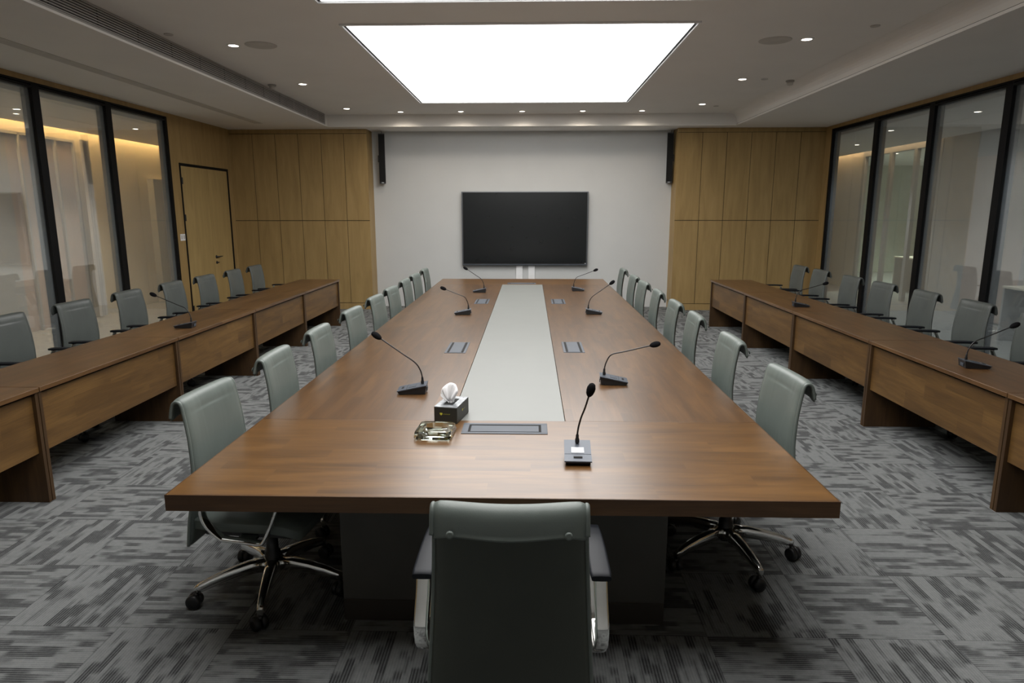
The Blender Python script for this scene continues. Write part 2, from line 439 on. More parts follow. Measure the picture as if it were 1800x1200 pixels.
for x, y, lb in ((-3.30, 8.95, 'small cylindrical smoke detector on the ceiling beside the left air grille'), (3.21, 8.86, 'small cylindrical smoke detector on the ceiling beside the right recess edge')):
    t = thing('smoke_detector', lb, 'smoke detector', (x, y, ZC))
    bm = bm_(); lathe(bm, [(.05, 0), (.052, -.012), (.045, -.02)], seg=24); obj('base', bm, 'vent', t)
    bm = bm_(); lathe(bm, [(.036, -.02), (.036, -.05), (.03, -.056)], seg=24); obj('sensor_head', bm, 'greyd', t)

# ------------------------------------------------------------------ glazed side walls
ZW0, ZW1 = .02, 3.085
def glazed(side, X, ys, first):
    s = -1 if side == 'left' else 1      # outward direction
    n = first
    for k in range(len(ys)-1):
        ya, yb = ys[k+1], ys[k]           # ya nearer the camera
        e = sthing('window_%d' % n, 'tall frosted glass panel in a black frame, %s wall, number %d from the far end' % (side, k+1)); n += 1
        bm = bm_(); m = .055
        xo = (X, X+s*.035); x0, x1 = min(xo), max(xo)
        # black face: two posts, top rails, bottom rail
        box(bm, x0, x1, ya, ya+m, ZW0, ZW1); box(bm, x0, x1, yb-m, yb, ZW0, ZW1)
        box(bm, x0, x1, ya+m, yb-m, ZW1-.022, ZW1); box(bm, x0, x1, ya+m, yb-m, ZW1-.058, ZW1-.034)
        box(bm, x0, x1, ya+m, yb-m, ZW0, ZW0+.06)
        obj('window_frame', bm, 'frame', e)
        xi = (X+s*.042, X+s*.125); a, b = min(xi), max(xi)
        bm = bm_()
        box(bm, a, b, ya, ya+m, ZW0, ZW1); box(bm, a, b, yb-m, yb, ZW0, ZW1); box(bm, a, b, ya+m, yb-m, ZW1-.058, ZW1); box(bm, a, b, ya+m, yb-m, ZW0, ZW0+.06)
        obj('outer_frame', bm, 'framein', e)
        xg = (X+s*.035, X+s*.041)
        obj('glass_pane', B(min(xg), max(xg), ya+.01, yb-.01, ZW0+.02, ZW1-.03), 'glass', e)
    return n
YL = [9.985, 8.61, 7.355, 6.1, 4.85, 3.6, 2.35]
YR = [11.80, 10.33, 8.945, 7.565, 6.185, 4.8, 3.42, 2.04]
n = glazed('left', L, YL, 1); glazed('right', R, YR, n)
# wood walls around the glazing
DY0, DY1, DZ = 10.21, 11.86, 2.46
T = .13
bm = B(L-T, L, YL[0], DY0, 0, ZW1); box(bm, L-T, L, DY1, YB+.02, 0, ZW1); box(bm, L-T, L, DY0, DY1, DZ, ZW1)
box(bm, L-T, L, YF, YB+.02, ZW1, ZS); box(bm, L-T, L, YF, YL[-1], 0, ZW1)
box(bm, L-T, L, YL[-1], YL[0], 0, ZW0)
struct('wall_left', bm, 'oakz', 'left wall of oak veneer around glass panels and the double door')
bm = B(R, R+T, YR[0], YB+.02, 0, ZW1); box(bm, R, R+T, YF, YB+.02, ZW1, ZS); box(bm, R, R+T, YF, YR[-1], 0, ZW1); box(bm, R, R+T, YR[-1], YR[0], 0, ZW0)
struct('wall_right', bm, 'oakz', 'right wall of oak veneer around the glass panels')
# door
d = sthing('door_1', 'unequal double oak door in a thin black frame on the left wall')
f = .038
bm = B(L-.06, L+.006, DY0, DY0+f, 0, DZ); box(bm, L-.06, L+.006, DY1-f, DY1, 0, DZ); box(bm, L-.06, L+.006, DY0+f, DY1-f, DZ-f, DZ)
obj('door_frame', bm, 'frame', d)
ysm = 11.105
lf = obj('door_leaf', B(L-.045, L-.004, DY0+f+.003, ysm-.005, .008, DZ-f-.003, .001, 1), 'oakd', d)
rf = obj('door_leaf', B(L-.045, L-.004, ysm+.005, DY1-f-.003, .008, DZ-f-.003, .001, 1), 'oakd', d)
for z in (.25, 1.65, 2.2): obj('hinge', B(L-.004, L+.012, DY0+f-.002, DY0+f+.028, z-.05, z+.05, .004, 1), 'blk', lf)
bm = bm_(); lathe(bm, [(.026, 0), (.026, .008), (.012, .012), (.010, .045)], (L-.004, ysm+.075, 1.0), 20, Vector((1, 0, 0)))
tube(bm, [(L+.042, ysm+.075, 1.0), (L+.044, ysm+.13, 1.002), (L+.042, ysm+.2, 1.0)], .009, 8)
obj('door_handle', bm, 'blk', rf)
bm = bm_(); lathe(bm, [(.024, 0), (.024, .008), (.014, .02)], (L-.004, ysm+.075, .905), 20, Vector((1, 0, 0)))
box(bm, L+.012, L+.03, ysm+.07, ysm+.12, .898, .912, .003, 1)
obj('thumb_turn', bm, 'blk', rf)
sw = thing('wall_switch', 'white double wall switch plate beside the double door', 'light switch', (L, 10.125, 1.36))
obj('plate', B(0, .008, -.07, .07, -.05, .05, .002, 1), 'plastic', sw)
for s in (-.035, .035): obj('rocker', B(.008, .011, s-.02, s+.02, -.025, .03, .001, 1), 'greyd', sw)

# ------------------------------------------------------------------ corridors beyond the glass
def corridor(side, X, Xw, ya, yb):
    s = -1 if side == 'left' else 1
    x0 = X+s*T; a, b = sorted((x0, Xw))
    struct('floor_corridor_'+side, B(a-.1, b+.1, ya, yb, -.05, -.002), 'cfloor')
    ca, cb = sorted((x0, Xw-s*.16))
    struct('ceiling_corridor_'+side, B(ca, cb, ya, yb, 2.98, 3.03), 'ceil')
    oa, ob_ = sorted((x0, Xw)); struct('ceiling_corridor_void_'+side, B(oa, ob_, ya, yb, 3.24, 3.28), 'ceil')
    struct('trim_%d' % (7 if s < 0 else 8), B(*sorted((Xw-s*.16, Xw-s*.175)), ya, yb, 3.03, 3.08), 'ceil')
    st = obj('cove_light_strip', B(*sorted((Xw-s*.06, Xw-s*.13)), ya+.2 if s < 0 else 12.7, yb-.2, 3.17, 3.18), 'cove' if s < 0 else 'cove_dim')
    tag(st, 'warm cove light strip above the %s corridor wall, seen through glass' % side, 'cove light')
corridor('left', L, -7.3, 2.0, 14.0)
corridor('right', R, 7.3, 2.0, 18.0)
Xw = -7.3
struct('wall_corridor_left', B(Xw-.1, Xw, 10.95, 14.0, 0, 3.24), 'cwhite')
bm = B(Xw-.1, Xw, 2.0, 10.95, 2.86, 3.24); struct('trim_9', bm, 'cwhite')
bm = bm_()
for yy in (9.75, 10.1, 10.5, 10.93): box(bm, Xw-.06, Xw+.012, yy-.018, yy+.018, 0, 2.86)
box(bm, Xw-.06, Xw+.012, 2.0, 10.93, 2.82, 2.86)
struct('trim_10', bm, 'cgrey')
struct('wall_corridor_left_panels', B(Xw-.12, Xw-.03, 9.5, 10.95, 0, 2.82), 'cpink')
struct('wall_corridor_left_grey', B(Xw-.12, Xw-.01, 2.0, 9.5, 0, 2.82), 'cgrey')
struct('wall_corridor_left_end', B(Xw, L-T, 14.0, 14.1, 0, 3.24), 'cwhite')
struct('wall_corridor_left_front', B(Xw, L-T, 1.9, 2.0, 0, 3.24), 'cwhite')
struct('wall_left_outer', B(L-T-.02, L-T, 12.0, 14.0, 0, 3.24), 'cwhite')
def curtain(name, x, ya, yb, z1, label):
    bm = bm_(); n = int((yb-ya)/.02); A = []; 
    for k in range(n+1):
        y = ya+(yb-ya)*k/n; dx = .025*sin(k*.9)+.012*sin(k*2.3)
        A.append([bm.verts.new((x+dx+o, y, z)) for o in (-.003, .003) for z in (.03, z1)])
    for k in range(n):
        p, q = A[k], A[k+1]
        bm.faces.new((p[0], q[0], q[1], p[1])); bm.faces.new((p[2], p[3], q[3], q[2])); bm.faces.new((p[1], q[1], q[3], p[3])); bm.faces.new((p[0], p[2], q[2], q[0]))
    bm.faces.new((A[0][0], A[0][1], A[0][3], A[0][2])); bm.faces.new((A[-1][0], A[-1][2], A[-1][3], A[-1][1]))
    return tag(obj(name, bm, 'curtain'), label, 'curtain')
curtain('curtain', Xw+.16, 10.86, 11.04, 2.86, 'pale curtain hanging at the corridor wall behind the left glass')
struct('wall_corridor_left_niche', B(Xw, Xw+.12, 12.95, 13.5, 0, 2.35), 'cgrey')
Xw = 7.3
struct('wall_corridor_right_far', B(Xw, Xw+.1, 15.4, 18.0, 0, 3.24), 'cwhite')
struct('wall_corridor_right', B(Xw, Xw+.1, 2.0, 12.5, 0, 3.24), 'cgrey')
bm = bm_()
for yy in (12.55, 13.35, 14.25, 14.7, 15.35): box(bm, Xw-.01, Xw+.06, yy-.05, yy+.05, 0, 2.9)
box(bm, Xw-.01, Xw+.1, 12.5, 15.4, 2.9, 3.24); struct('trim_11', bm, 'cgrey')
struct('wall_corridor_right_end', B(R+T, Xw, 18.0, 18.1, 0, 3.24), 'cwhite')
struct('wall_corridor_right_front', B(R+T, Xw, 1.9, 2.0, 0, 3.24), 'cwhite')
struct('wall_right_outer', B(R+T-.02, R+T, YB, 18.0, 0, 3.24), 'cwhite')
# the room behind the right corridor
bm = B(Xw+.1, 11.2, 12.0, 20.0, 3.0, 3.05); struct('ceiling_office', bm, 'ceil')
bm = B(11.1, 11.2, 12.0, 20.0, 0, 3.0); box(bm, Xw+.1, 11.1, 19.9, 20.0, 0, 3.0); box(bm, Xw+.1, 11.1, 11.9, 12.0, 0, 3.0)
struct('wall_office', bm, 'cgreen'); struct('floor_office', B(Xw+.1, 11.2, 12.0, 20.0, -.05, -.002), 'cfloor')
struct('wall_corridor_right_panel', B(Xw-.03, Xw, 9.9, 11.5, .02, 2.6), 'cpink')
curtain('curtain', Xw-.12, 8.9, 10.0, 2.9, 'pale curtain hanging at the corridor wall behind the right glass')
def office_desk(x, y, w, d_, h, label):
    t = thing('office_desk', label, 'desk', (x, y, 0))
    obj('desk_top', B(-d_/2, d_/2, -w/2, w/2, h-.03, h, .004, 1), 'cwhite', t)
    for sy in (-1, 1): obj('side_panel', B(-d_/2+.02, d_/2-.02, *sorted((sy*w/2, sy*(w/2-.03))), 0, h-.03), 'cgrey', t)
    obj('divider_screen', B(-.015, .015, -w/2, w/2, h, h+.35, .003, 1), 'cgrey', t)
office_desk(8.6, 14.6, 1.5, .9, .75, 'pale office desk with a screen divider in the room beyond the right corridor')
office_desk(6.7, 8.6, 1.3, .6, .75, 'grey console desk by the corridor wall behind the right glass')
for x, y, lb in ((-6.29, 8.45, 'corridor downlight behind the left glass, nearer one'), (-6.0, 10.48, 'corridor downlight behind the left glass, farther one'), (-6.0, 6.2, 'corridor downlight outside the left glass, beside the near left desk')):
    downlight(x, y, 2.98, lb, 'corridor downlights', CORR_W, .05, (1, .86, .68))
for x, y, lb in ((5.63, 11.08, 'corridor downlight behind the right glass, farther one'), (5.66, 9.06, 'corridor downlight behind the right glass, nearer one'), (5.6, 6.9, 'corridor downlight outside the right glass, beside the near right desk'), (6.2, 13.4, 'corridor downlight beyond the far right corner')):
    downlight(x, y, 2.98, lb, 'corridor downlights', CORR_W*.55, .05, (.98, 1, .95))
downlight(8.15, 15.7, 3.0, 'downlight in the office beyond the right corridor', 'corridor downlights', CORR_W*1.9, .06, (.9, 1, .82))
downlight(9.6, 17.4, 3.0, 'second downlight deeper in the office beyond the right corridor', 'corridor downlights', CORR_W*1.9, .06, (.9, 1, .82))

# ------------------------------------------------------------------ television and wall fittings
tv = thing('television', 'large black flat screen television mounted on the white far wall', 'television', (-.096, YT-.004, 1.43))
w, h = 1.142, .66
obj('bezel', B(-w, w, -.10, -.04, -h, h, .008, 2), 'bezel', tv)
obj('screen', B(-w+.035, w-.035, -.103, -.099, -h+.05, h-.03), 'screen', tv)
obj('screen_border', B(-w+.022, w-.022, -.1015, -.099, -h+.03, h-.018), 'slot', tv)
obj('wall_bracket', B(-.5, .5, -.04, 0, -.35, .35), 'blk', tv)
obj('speaker_bar', B(-w+.02, w-.02, -.104, -.05, -h+.004, -h+.028, .003, 1), 'metal', tv)
obj('indicator', B(w-.05, w-.03, -.106, -.101, -h+.03, -h+.045), 'label', tv)
for i, x in enumerate((-.195, .03)):
    t = thing('cable_cover', 'white vertical cable cover below the television, %s of the two' % ('left' if i == 0 else 'right'), 'cable cover', (x, YT, .32))
    obj('cover', B(-.06, .06, -.045, 0, -.32, .44, .006, 2), 'plastic', t)
    obj('end_cap', B(-.062, .062, -.047, 0, .44, .448), 'plastic', t)
def column_speaker(x, s, label):
    t = thing('column_speaker', label, 'speaker', (x, YT-.14, 2.66)); t.rotation_euler = (radians(4), 0, s*radians(14))
    obj('cabinet', B(-.055, .055, -.05, .05, -.43, .43, .006, 2), 'blk', t)
    obj('speaker_grille', B(-.048, .048, -.056, -.048, -.40, .415, .003, 1), 'slot', t)
    obj('badge', B(-.02, .02, -.058, -.055, -.418, -.405), 'label', t)
    b = obj('bracket', B(-.012, .012, .05, .10, .30, .33), 'blk', t)
    obj('side_knob', B(*sorted((-s*.055, -s*.07)), -.02, .02, -.06, .06, .003, 1), 'blk', t)
    bm = bm_(); tube(bm, smooth_curve([(0, .03, .43), (.01, .05, .455), (0, .09, .47)], 4), .004, 6); obj('cable', bm, 'blk', t)
column_speaker(-2.64, 1, 'slim black column speaker hung on the white wall left of the television')
column_speaker(2.455, -1, 'slim black column speaker hung on the white wall right of the television')

# ------------------------------------------------------------------ conference table
TX0, TX1, TY0, TY1, TZ = -1.32, 1.10, 2.245, 10.15, .74
YA, YC = 3.15, 9.35; GX0, GX1 = -.385, .175
tb = thing('conference_table', 'long walnut conference table with a grey centre strip in the middle of the room', 'table', (0, 0, 0))
g2 = .0012
e1 = obj('end_top', B(TX0+.004, TX1-.004, TY0+.004, YA-g2, TZ-.035, TZ, .001, 1), 'walx', tb)
e2 = obj('end_top', B(TX0+.004, TX1-.004, YC+g2, TY1-.004, TZ-.035, TZ, .001, 1), 'walx', tb)
obj('side_top', B(TX0+.004, GX0-g2, YA+g2, YC-g2, TZ-.035, TZ, .001, 1), 'waly', tb)
obj('side_top', B(GX1+g2, TX1-.004, YA+g2, YC-g2, TZ-.035, TZ, .001, 1), 'waly', tb)
o = obj('centre_strip', B(GX0+g2, GX1-g2, YA+g2, YC-g2, TZ-.035, TZ-.001, .001, 1), 'grey', tb); o['label'] = 'pale grey centre strip'
bm = bm_()
for a in ((TX0, TX1, TY0, TY0+.0035), (TX0, TX1, TY1-.0035, TY1), (TX0, TX0+.0035, TY0+.0035, TY1-.0035), (TX1-.0035, TX1, TY0+.0035, TY1-.0035)): box(bm, *a, TZ-.062, TZ-.0005)
for a in ((TX0+.0035, TX1-.0035, TY0+.0035, TY0+.03), (TX0+.0035, TX1-.0035, TY1-.03, TY1-.0035), (TX0+.0035, TX0+.03, TY0+.03, TY1-.03), (TX1-.03, TX1-.0035, TY0+.03, TY1-.03)): box(bm, *a, TZ-.062, TZ-.035)
obj('edge_apron', bm, 'wale', tb)
obj('under_board', B(TX0+.03, TX1-.03, TY0+.03, TY1-.03, TZ-.055, TZ-.036), 'wale', tb)
o = obj('pedestal', B(-.80, .58, 2.62, 9.7, .1, TZ-.055, .003, 1), 'pedestal', tb); o['label'] = 'dark grey pedestal box'
obj('plinth', B(-.80, .58, 2.618, 9.702, 0, .1, .003, 1), 'plinth', tb)

def cable_port(name, x, y, rz, ln, wd, label):
    t = thing(name, label, 'cable port', (x, y, TZ), rz, 'cable ports sunk in the table')
    hl, hw = ln/2, wd/2; b = .022
    bm = bm_()
    for s in (-1, 1):
        box(bm, -hl, hl, *sorted((s*hw, s*(hw-b))), 0, .003, .001, 1)
        box(bm, *sorted((s*hl, s*(hl-b-.008))), -hw+b, hw-b, 0, .003, .001, 1)
    obj('port_frame', bm, 'metal', t)
    obj('dark_slot', B(-hl+b+.008, hl-b-.008, -hw+b, hw-b, 0, .0008), 'slot', t)
    obj('port_lid', B(-hl+b+.018, hl-b-.018, -hw+b+.008, hw-b-.016, .0008, .003, .001, 1), 'metal', t)
cable_port('cable_port', -.115, 3.025, 0, .40, .155, 'grey flush cable port at the near end of the table beside the tissue box')
cable_port('cable_port', -.115, 9.5, 0, .40, .155, 'grey flush cable port at the far end of the table by the television')
for (x, y, lb) in ((-.54, 4.93, 'grey flush cable port left of the grey strip, nearer one'), (.325, 4.965, 'grey flush cable port right of the grey strip, nearer one'),
                   (-.54, 7.55, 'grey flush cable port left of the grey strip, farther one'), (.32, 7.56, 'grey flush cable port right of the grey strip, farther one')):
    t = thing('cable_port', lb, 'cable port', (x, y, TZ), 0, 'cable ports sunk in the table')
    hl, hw = .078, .2
    obj('port_frame', B(-hl, hl, -hw, hw, 0, .0025, .001, 1), 'metal', t)
    for s in (-1, 1):
        obj('dark_slot', B(s*.052-.008, s*.052+.008, -hw+.012, hw-.012, .0025, .0032), 'slot', t)
    obj('port_lid', B(-.042, .042, -hw+.012, hw-.012, .0025, .0045, .001, 1), 'metal', t)

# ------------------------------------------------------------------ side desks
def desk(side, ya, yb, label, last=False):
    s = -1 if side == 'left' else 1
    xf = -2.93 if s < 0 else 2.755
    t = thing('side_desk', label, 'desk', (xf, (ya+yb)/2, 0), 0, 'walnut desks in the %s row' % side)
    hl = (yb-ya)/2-.003; D = .585; H = .72
    def sx(a, b): return sorted((s*a, s*b))
    obj('desk_top', B(*sx(-.012, D+.01), -hl, hl, H-.028, H, .002, 1), 'wald', t)
    for q in (-1, 1):
        a, b = sorted((q*hl, q*(hl-.025))); obj('side_panel', B(*sx(0, D), a, b, 0, H-.028, .001, 1), 'walz', t)
    obj('modesty_panel', B(*sx(.022, .04), -hl+.025, hl-.025, .315, H-.045, .001, 1), 'walp', t)
    obj('back_rail', B(*sx(D-.1, D-.08), -hl+.025, hl-.025, H-.12, H-.028), 'walz', t)
ordn = ['farthest', 'second from the far end', 'middle', 'second from the near end', 'nearest, partly cut off by the frame']
bl = [10.22, 8.615, 7.01, 5.405, 3.795, 2.19]; br = [10.27, 8.64, 7.02, 5.405, 3.80, 2.19]
for k in range(5):
    desk('left', bl[k+1], bl[k], 'walnut desk in the left row, %s' % ordn[k])
    desk('right', br[k+1], br[k], 'walnut desk in the right row, %s' % ordn[k])

# ------------------------------------------------------------------ chairs
def back_mesh():
    path = smooth_curve([(0, -.262, .325), (0, -.252, .42), (0, -.236, .55), (0, -.230, .66), (0, -.238, .76), (0, -.250, .85), (0, -.260, .905), (0, -.266, .938), (0, -.275, .957), (0, -.291, .961), (0, -.305, .950), (0, -.314, .923), (0, -.321, .889)], 5)
    n = len(path); nu = 24; bm = bm_(); front = []; back = []
    for i, p in enumerate(path):
        t = (path[min(i+1, n-1)]-path[max(i-1, 0)]).normalized(); nrm = Vector((0, t.z, -t.y))   # towards the front
        f = i/(n-1)
        z = p.z; roll = i > n*.55
        hw = .237-.028*min(1, max(0, (z-.33)/.6))
        if roll: hw = .209
        th = .019 if not roll else .019-.009*(f-.55)/.45
        if f < .06: th *= .55+.45*f/.06
        fr, bk = [], []
        for k in range(nu+1):
            u = -1+2*k/nu; e = (1-abs(u)**6)**.5 if abs(u) < 1 else 0
            bow = .026*(u*u)*min(1, max(.25, (z-.30)/.5))
            sag = -.007*(1-u*u) if z > .9 else 0
            low = 0
            if f > .9: low = -.011*(.65*cos(u/.74*pi/2)**2 if abs(u) < .74 else ((abs(u)-.74)/.26)**1.2)*((f-.9)/.1)
            c = Vector((u*hw, p.y+bow*.8, p.z+sag+low))
            h = th*(.25+.75*e)
            fr.append(bm.verts.new(c+nrm*h)); bk.append(bm.verts.new(c-nrm*h))
        front.append(fr); back.append(bk)
    for i in range(n-1):
        for k in range(nu):
            a = bm.faces.new((front[i][k], front[i][k+1], front[i+1][k+1], front[i+1][k])); a.smooth = True
            b = bm.faces.new((back[i][k], back[i+1][k], back[i+1][k+1], back[i][k+1])); b.smooth = True
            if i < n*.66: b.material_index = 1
        for q in (0, nu):
            c = bm.faces.new((front[i][q], front[i+1][q], back[i+1][q], back[i][q])); c.smooth = True
    for q in (0, n-1):
        for k in range(nu): bm.faces.new((front[q][k], back[q][k], back[q][k+1], front[q][k+1]))
    edge = [path[i] for i in range(n)]
    return bm, edge
def edge_pipe(q):
    """welt line along one side of the backrest"""
    path = back_mesh_path
    pts = []
    n = len(path)
    for i, p in enumerate(path):
        z = p.z; hw = .237-.028*min(1, max(0, (z-.33)/.6)); 
        if i > n*.55: hw = .209
        bow = .026*min(1, max(.25, (z-.30)/.5))
        pts.append((q*(hw+.001), p.y+bow*.8, p.z))
    bm = bm_(); tube(bm, pts, .0075, 8); return bm
def make_chair(label):
    global back_mesh_path
    t = thing('swivel_chair', label, 'chair')
    # seat
    bm = bm_(); tb_ = bmesh.new(); bmesh.ops.create_cube(tb_, size=1)
    bmesh.ops.subdivide_edges(tb_, edges=tb_.edges[:], cuts=7, use_grid_fill=True)
    for v in tb_.verts:
        x, y, z = v.co*2
        k = (1-abs(x)**8*.0)
        px = x*.238*(1-.06*abs(y)**6); py = y*.245*(1-.05*abs(x)**6)
        pz = .425+z*.044*(1-.45*max(abs(x), abs(y))**8)
        if z > 0: pz += .010*(1-x*x)*(1-y*y)-.006
        if y > .5: pz -= .03*(y-.5)**2*4
        v.co = (px, py+.005, pz)
    for f in tb_.faces: f.smooth = True
    merge(bm, tb_)
    seat = obj('seat', bm, 'leather', t)
    bm = bm_(); tube(bm, [(.238*cos(a)*(abs(cos(a))**-.55 if abs(cos(a)) > .02 else 1), 0, 0) for a in (0, .1)], .001, 4); bm.free()
    obj('seat_pan', B(-.2, .2, -.2, .2, .362, .386, .008, 2), 'blk', t)
    # back
    bm, back_mesh_path = back_mesh()
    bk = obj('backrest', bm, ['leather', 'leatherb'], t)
    for q in (-1, 1): obj('welt', edge_pipe(q), 'leather', bk)
    for q in (-1, 1):
        bm = bm_(); lathe(bm, [(.011, 0), (.011, .002), (.007, .005)], (q*.158, -.326, .902), 16, Vector((0, -1, .2)))
        obj('button', bm, 'leather', bk)
    bm = bm_(); tube(bm, smooth_curve([(0, -.255, .42), (0, -.20, .372), (0, -.10, .368)], 5), 1, 12, flat=(.04, .008), ref=(1, 0, 0)); obj('back_bracket', bm, 'blk', t)
    # arms: pad + flat chrome loop
    for q in (-1, 1):
        bm = bm_()
        n = 12; top = []
        pts = []
        for i in range(n+1):
            f = i/n; pts.append((q*.272, -.118+.345*f, .658+.004*sin(f*pi)))
        rr = [(.92 if i == 0 else 1-.22*(i/n)**4) for i in range(n+1)]
        tube(bm, pts, rr, 12, flat=(.033, .0095), ref=(1, 0, 0)); obj('armrest', bm, 'pad', t)
        lp = smooth_curve([(q*.272, -.09, .650), (q*.272, -.115, .60), (q*.274, -.150, .53), (q*.274, -.155, .495), (q*.274, -.135, .445), (q*.272, -.085, .395), (q*.270, -.06, .386), (q*.268, .04, .378), (q*.268, .085, .375), (q*.268, .11, .39), (q*.264, .15, .475), (q*.258, .21, .628)], 4)
        bm = bm_(); tube(bm, lp, 1, 12, flat=(.021, .0075), ref=(1, 0, 0)); obj('arm_loop', bm, 'chrome', t)
        obj('arm_mount', B(*sorted((q*.19, q*.258)), -.03, .05, .362, .380, .003, 1), 'chrome', t)
    # column and star base
    bm = bm_(); lathe(bm, [(.05, .362), (.05, .345), (.028, .335), (.028, .20), (.036, .195), (.036, .12), (.03, .09)][::-1], seg=20); obj('gas_column', bm, 'blk', t)
    bm = bm_(); lathe(bm, [(.035, .10), (.05, .105), (.052, .15), (.034, .165)], seg=20); obj('base_hub', bm, 'chrome', t)
    for k in range(5):
        a = 2*pi*k/5+radians(18); dx, dy = cos(a), sin(a)
        r = [.04, .10, .175, .25, .312, .338]; z = [.135, .135, .126, .112, .094, .088]
        bm = bm_(); pts = [(dx*q, dy*q, zz) for q, zz in zip(r, z)]
        tube(bm, pts, [1.2, 1.15, 1.05, .92, .78, .6], 12, flat=(.021, .026), ref=(-dy, dx, 0)); lg = obj('base_leg', bm, 'chrome', t)
        cx, cy = dx*.331, dy*.331
        bm = bm_(); ca = a+.7+k*.5; ax = Vector((-sin(ca), cos(ca), 0)); off = Vector((cos(ca), sin(ca), 0))*-.014
        for w_ in (-1, 1):
            c = Vector((cx, cy, .0335))+off+ax*(w_*.016)
            lathe(bm, [(.012, -.014), (.028, -.014), (.033, -.007), (.033, .007), (.028, .014), (.012, .014)], c, 20, ax)
        c = Vector((cx, cy, .034))+off
        tube(bm, [c+Vector((0, 0, .0)), c-off*.6+Vector((0, 0, .026)), Vector((cx, cy, .072))], [.014, .014, .009], 8)
        obj('castor', bm, 'blk', lg)
    return t
proto = None
SIDE = {}
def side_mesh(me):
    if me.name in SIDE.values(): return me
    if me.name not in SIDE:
        m = me.copy(); m.materials[0] = MAT['leather_dim']; SIDE[me.name] = m.name
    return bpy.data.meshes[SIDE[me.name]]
BASE_ROT = {'sage leather swivel chair left of the long table, nearest': -2, 'sage leather swivel chair right of the long table, nearest': 28}
def chair(x, y, face, label, group, tw=0, side=False):
    """face: direction the sitter looks, degrees from +y (clockwise negative)"""
    global proto
    if proto is None: proto = make_chair(label); o = proto
    else: o = copy_tree(proto)
    rb = radians(BASE_ROT.get(label, random.uniform(-8, 4)))
    for c in o.children:
        if c.name.startswith('base_leg'): c.rotation_euler = (0, 0, rb)
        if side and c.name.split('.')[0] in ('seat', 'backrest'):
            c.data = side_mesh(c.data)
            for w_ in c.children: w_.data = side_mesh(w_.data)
    o.location = (x, y, 0); o.rotation_euler = (0, 0, radians(face+tw))
    o['label'] = label; o['category'] = 'chair'; o['group'] = group
    return o
GC = 'sage leather swivel chairs round the table'; GC2 = 'shade-toned swivel chairs behind the side desks'
chair(-.052, 1.975, 0, 'sage leather swivel chair in the foreground at the near table end', GC)
yl = [2.86, 3.68, 4.475, 5.35, 6.18, 6.91, 7.71, 8.39, 9.18]
ordl = ['nearest', 'second from the near end', 'third from the near end', 'fourth from the near end', 'fifth and middle one', 'sixth from the near end', 'third from the far end', 'second from the far end', 'farthest']
for k, y in enumerate(yl):
    chair(-1.18 if k else -1.195, y, -90, 'sage leather swivel chair left of the long table, %s' % ordl[k], GC, random.uniform(-3, 3) if k else -5)
yr = [3.23, 4.19, 5.13, 5.86, 6.68, 7.51, 8.22, 9.22]
ordr = ['nearest', 'second from the near end', 'third from the near end', 'fourth from the near end', 'fourth from the far end', 'third from the far end', 'second from the far end', 'farthest']
for k, y in enumerate(yr):
    chair(1.01, y, 90, 'sage leather swivel chair right of the long table, %s' % ordr[k], GC, random.uniform(-3, 3) if k else 3)
ol = ['nearest, cut off by the frame', 'second from the near end', 'third from the near end', 'middle one', 'third from the far end', 'second from the far end', 'farthest']
for k, y in enumerate([4.93, 5.75, 6.57, 7.41, 8.19, 9.0, 9.73]):
    chair(-3.76, y, -90, 'shade-toned swivel chair behind the left desk row, %s' % ol[k], GC2, random.uniform(-3, 3), True)
for k, y in enumerate([5.12, 5.92, 6.68, 7.47, 8.22, 9.10, 9.81]):
    chair(3.64, y, 90, 'shade-toned swivel chair behind the right desk row, %s' % ol[k], GC2, random.uniform(-3, 3), True)

# ------------------------------------------------------------------ microphones (local +x = towards the speaker, low end)
def mic(x, y, z, rz, label, neck, lean=0.0):
    t = thing('gooseneck_microphone', label, 'microphone', (x, y, z), radians(rz), 'gooseneck microphones')
    bm = bm_(); prism(bm, [(-.074, .002), (.070, .002), (.080, .018), (-.082, .050), (-.078, .004)][:4], 1, -.050, .050)
    t2 = bmesh.new(); obj('base', bm, 'blk', t); t2.free()
    # sloped top plate
    def slab(x0, x1, y0, y1, lift, th):
        b = bm_(); pz = lambda q: .018+(.080-q)*(.032/.162)
        vs = [b.verts.new((q, w_, pz(q)+l)) for l in (lift, lift+th) for q, w_ in ((x0, y0), (x1, y0), (x1, y1), (x0, y1))]
        for f_ in ((0, 3, 2, 1), (4, 5, 6, 7), (0, 1, 5, 4), (1, 2, 6, 5), (2, 3, 7, 6), (3, 0, 4, 7)): b.faces.new([vs[i] for i in f_])
        return b
    obj('top_plate', slab(-.083, .082, -.055, .055, -.001, .005), 'micm', t)
    obj('display', slab(-.022, .02, -.026, .026, .004, .0015), 'label' if 'grey-topped' in label else 'metal', t)
    obj('seam', slab(.028, .0295, -.054, .054, .004, .0006), 'slot', t)
    obj('talk_button', slab(.048, .060, -.018, .018, .004, .002), 'slot', t)
    obj('rear_socket', B(-.0835, -.079, -.03, .01, .012, .034), 'metal', t)
    P = smooth_curve([(-.056, 0, .052), (-.056, 0, .085)] + neck, 6)
    k = len(P); bm = bm_(); tube(bm, P, [(.009 if i < 4 else .0065 if i < 7 else .0038) for i in range(k)], 8); ob = obj('gooseneck', bm, 'blk', t)
    a, b = P[-2], P[-1]; ax = (b-a).normalized()
    bm = bm_(); lathe(bm, [(.004, -.012), (.010, -.006), (.015, .004), (.0175, .018), (.0175, .032), (.013, .046), (.006, .052)], b, 18, ax); obj('foam_head', bm, 'foam', t)
n_std = lambda tx, tz: [(-.045, 0, .13), (-.015, 0, .175), (.06, 0, .175+(tz-.175)*(.075/(tx+.015))), (tx, 0, tz)]
